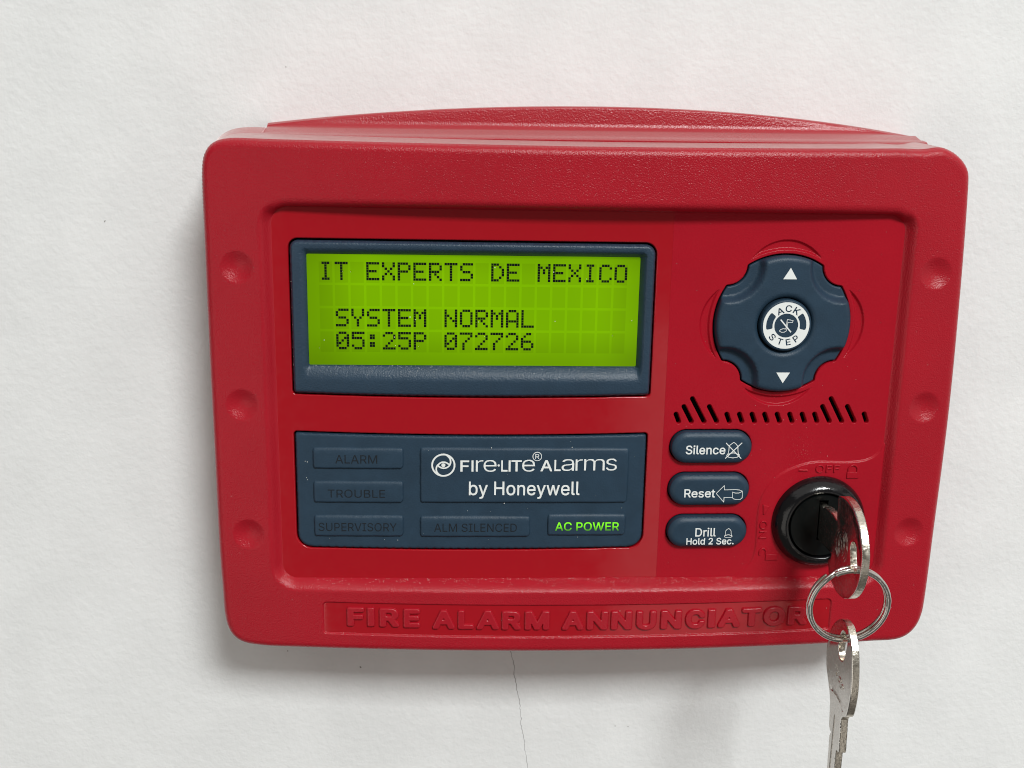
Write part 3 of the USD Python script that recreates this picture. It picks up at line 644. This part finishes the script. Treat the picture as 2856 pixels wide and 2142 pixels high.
# split ring: two turns of flattened wire
RC, RR = np.array([56.75, -38.35, 53.0]), 8.85
tl = math.radians(6.0)
ex_ = np.array([1.0, 0, 0]); ey_ = np.array([0, math.cos(tl), math.sin(tl)]); ez_ = np.cross(ex_, ey_)
NT = 260
th = np.linspace(math.radians(128), math.radians(128) + 4 * math.pi * .985, NT)
axial = np.where(th < th[0] + 2 * math.pi - .5, -.46, .46) + 0 * th
axial = -.52 + 1.04 * sm(th[0] + 2 * math.pi - .45, th[0] + 2 * math.pi + .1, th)
sec = [(.62 * math.copysign(abs(math.cos(a)) ** .7, math.cos(a)), .5 * math.copysign(abs(math.sin(a)) ** .7, math.sin(a))) for a in np.linspace(0, 2 * math.pi, 14, endpoint=False)]
V = []
for t, z in zip(th, axial):
    rad = math.cos(t) * ex_ + math.sin(t) * ey_
    for (p, q_) in sec: V.append(RC + rad * (RR + p) + ez_ * (z + q_))
V = np.array(V); ns = len(sec); F = []
for i in range(NT - 1):
    for j in range(ns):
        a, b = i * ns + j, i * ns + (j + 1) % ns
        F += [(a, a + ns, b + ns), (a, b + ns, b)]
F += [(0, j, j + 1) for j in range(1, ns - 1)] + [((NT - 1) * ns, (NT - 1) * ns + j + 1, (NT - 1) * ns + j) for j in range(1, ns - 1)]
ring = part('key_ring', trimesh.Trimesh(V, np.array(F), process=False), 'ring', smooth=50)
tag(ring, 'small steel split ring joining the lock key and the hanging key', 'key ring')

# the spare key that hangs from the ring
rs = 4.4
bow2 = smooth_curve([(44.0, -58.4), (43.3, -55.5), (43.2, -52.5), (44.5, -48.5), (47.1, -45.3), (50.4, -43.2), (53.6, -43.3), (56.0, -45.1), (57.7, -47.8), (58.9, -51.9), (59.35, -56.5), (58.8, -61.0), (57.9, -63.2), (56.2, -64.4), (52, -65.2), (48.6, -64.6), (45.9, -61.2)], 120, closed=True)
bow2 = Polygon(bow2).buffer(0)
blade2 = Polygon([(46.2, -60.8), (48.1, -65.2), (48.7, -70.6), (49.0, -71.2), (50.1, -72.0), (49.5, -73.0), (49.9, -80), (50.2, -96), (51.6, -98.5), (53.8, -97.0), (53.6, -92.6), (54.6, -91.0), (54.4, -88.6), (53.7, -87.0), (54.3, -84.0), (53.9, -81.5), (54.1, -78.6), (54.2, -74.0), (55.9, -73.7), (55.6, -68.5), (55.4, -65.6), (56.4, -64.0), (56, -60)])
hole2 = LineString([(52.6, -47.2), (51.9, -50.6)]).buffer(1.95, quad_segs=10)
kp2 = unary_union([bow2, blade2]).buffer(-.12).buffer(.12).difference(hole2)
rimt2 = cKDTree(dens(bow2.exterior, .15))
SH = 1.6                                                                  # its plane, a little left of the lock key's
gro = line([(48.5, -61.9), (51.5, -61.7), (53.9, -62.0), (55.6, -63.1)], .28)
gro2 = sbox(51.35, -90, 52.1, -66.6)
gt = cKDTree(dens(gro.exterior, .05)); gt2 = cKDTree(dens(gro2.exterior, .1))
def face2(P, dd):
    b = np.where(P[:, 1] > -61.5, rimt2.query(P)[0], 0)
    h = -.22 + .22 * np.sqrt(np.clip(1 - (1 - np.clip(dd / .25, 0, 1)) ** 2, 0, 1)) - .1 * sm(.8, 1.05, b)
    h = h - .3 * np.where(shapely.contains_xy(gro, P[:, 0], P[:, 1]), 1, 0) - .35 * np.where(shapely.contains_xy(gro2, P[:, 0], P[:, 1]), 1, 0)
    return h
mid2 = [56.6, 58.45]
def slab2():
    global relief
    old = relief
    ex = np.vstack([dens(gro.buffer(o).exterior, .25) for o in (-.06, .04)] + [dens(gro2.buffer(o).exterior, .3) for o in (-.06, .04)] + [np.stack([x.ravel() for x in np.meshgrid(np.arange(42, 60, .8), np.arange(-99, -42, .8))], 1)])
    relief = lambda *a, **k: old(*a, **{**k, 'extra': ex})
    r = slab(kp2, *mid2, face2)
    relief = old
    return r
fc, rm = slab2()
K2 = thing('hanging_key', 'nickel key hanging blade down from the split ring below the panel', 'key')
part('bow_and_blade', fc, 'steel', K2, smooth=35)
part('milled_edge', rm, 'steel_edge', K2, smooth=40)
tx = affinity.rotate(fit('TLC8', -3.3, -.95, 3.3, .95, .02), -42, origin=(0, 0))
tx = affinity.translate(affinity.scale(tx, 1.15, .75, origin=(0, 0)), 51.6, -56.9)
part('stamped_mark', mkm(tx, mid2[0] + .12, .2), 'steel', K2, smooth=False)

# ---- fine dust on the grained plastic
dd_ = np.random.default_rng(5)
def scatter(n, u0, u1, v0, v1, surf, keep):
    return [(u, v, r) for u, v, r in zip(dd_.uniform(u0, u1, n), dd_.uniform(v0, v1, n), dd_.uniform(.03, .065, n)) if keep(u, v)]
part('dust', dust(scatter(150, -85, 85, -58, 58, wF, lambda u, v: OUT.buffer(-3).difference(REC.buffer(3)).contains(Point(u, v))), wF), 'dust', cover, smooth=False, kind='stuff')
part('dust', dust(scatter(70, 19, 71, -40, 44, plate_base, lambda u, v: right_poly.buffer(-.5).contains(Point(u, v))), lambda u: wf(u) + .04), 'dust', plate, smooth=False, kind='stuff')

def ledge(n, u0, u1, lo, hi):
    out = []
    for u in dd_.uniform(u0, u1, n):
        v = -42.5 - abs(dd_.normal(0, .55)); P = np.array([[u, v]])
        if v > -44.6 and dd_.uniform() < .35 + .65 * (u - u0) / (u1 - u0): out.append((u, v, dd_.uniform(lo, hi), float(cover_h(P, None)[0])))
    return out
def grains(spots, squash=.6):
    ms = []
    for (u, v, r_, w_) in spots:
        g = trimesh.creation.icosphere(0, r_); g.apply_scale([1, dd_.uniform(.6, 1), squash]); g.apply_translation([u, v, w_]); ms.append(g)
    return trimesh.util.concatenate(ms)
part('dust', grains(ledge(900, -66, 70, .04, .10)), 'dust', cover, smooth=False, kind='stuff', )
part('dust', grains([(u, 10.15 - 2.6 * t, dd_.uniform(.035, .075), float(bez_h(np.array([[u, 10.15 - 2.6 * t]]), None)[0])) for u, t in zip(dd_.uniform(-64.5, 10.8, 330), dd_.uniform(0, 1, 330) ** 1.8)]), 'dust', bezel, smooth=False, kind='stuff')
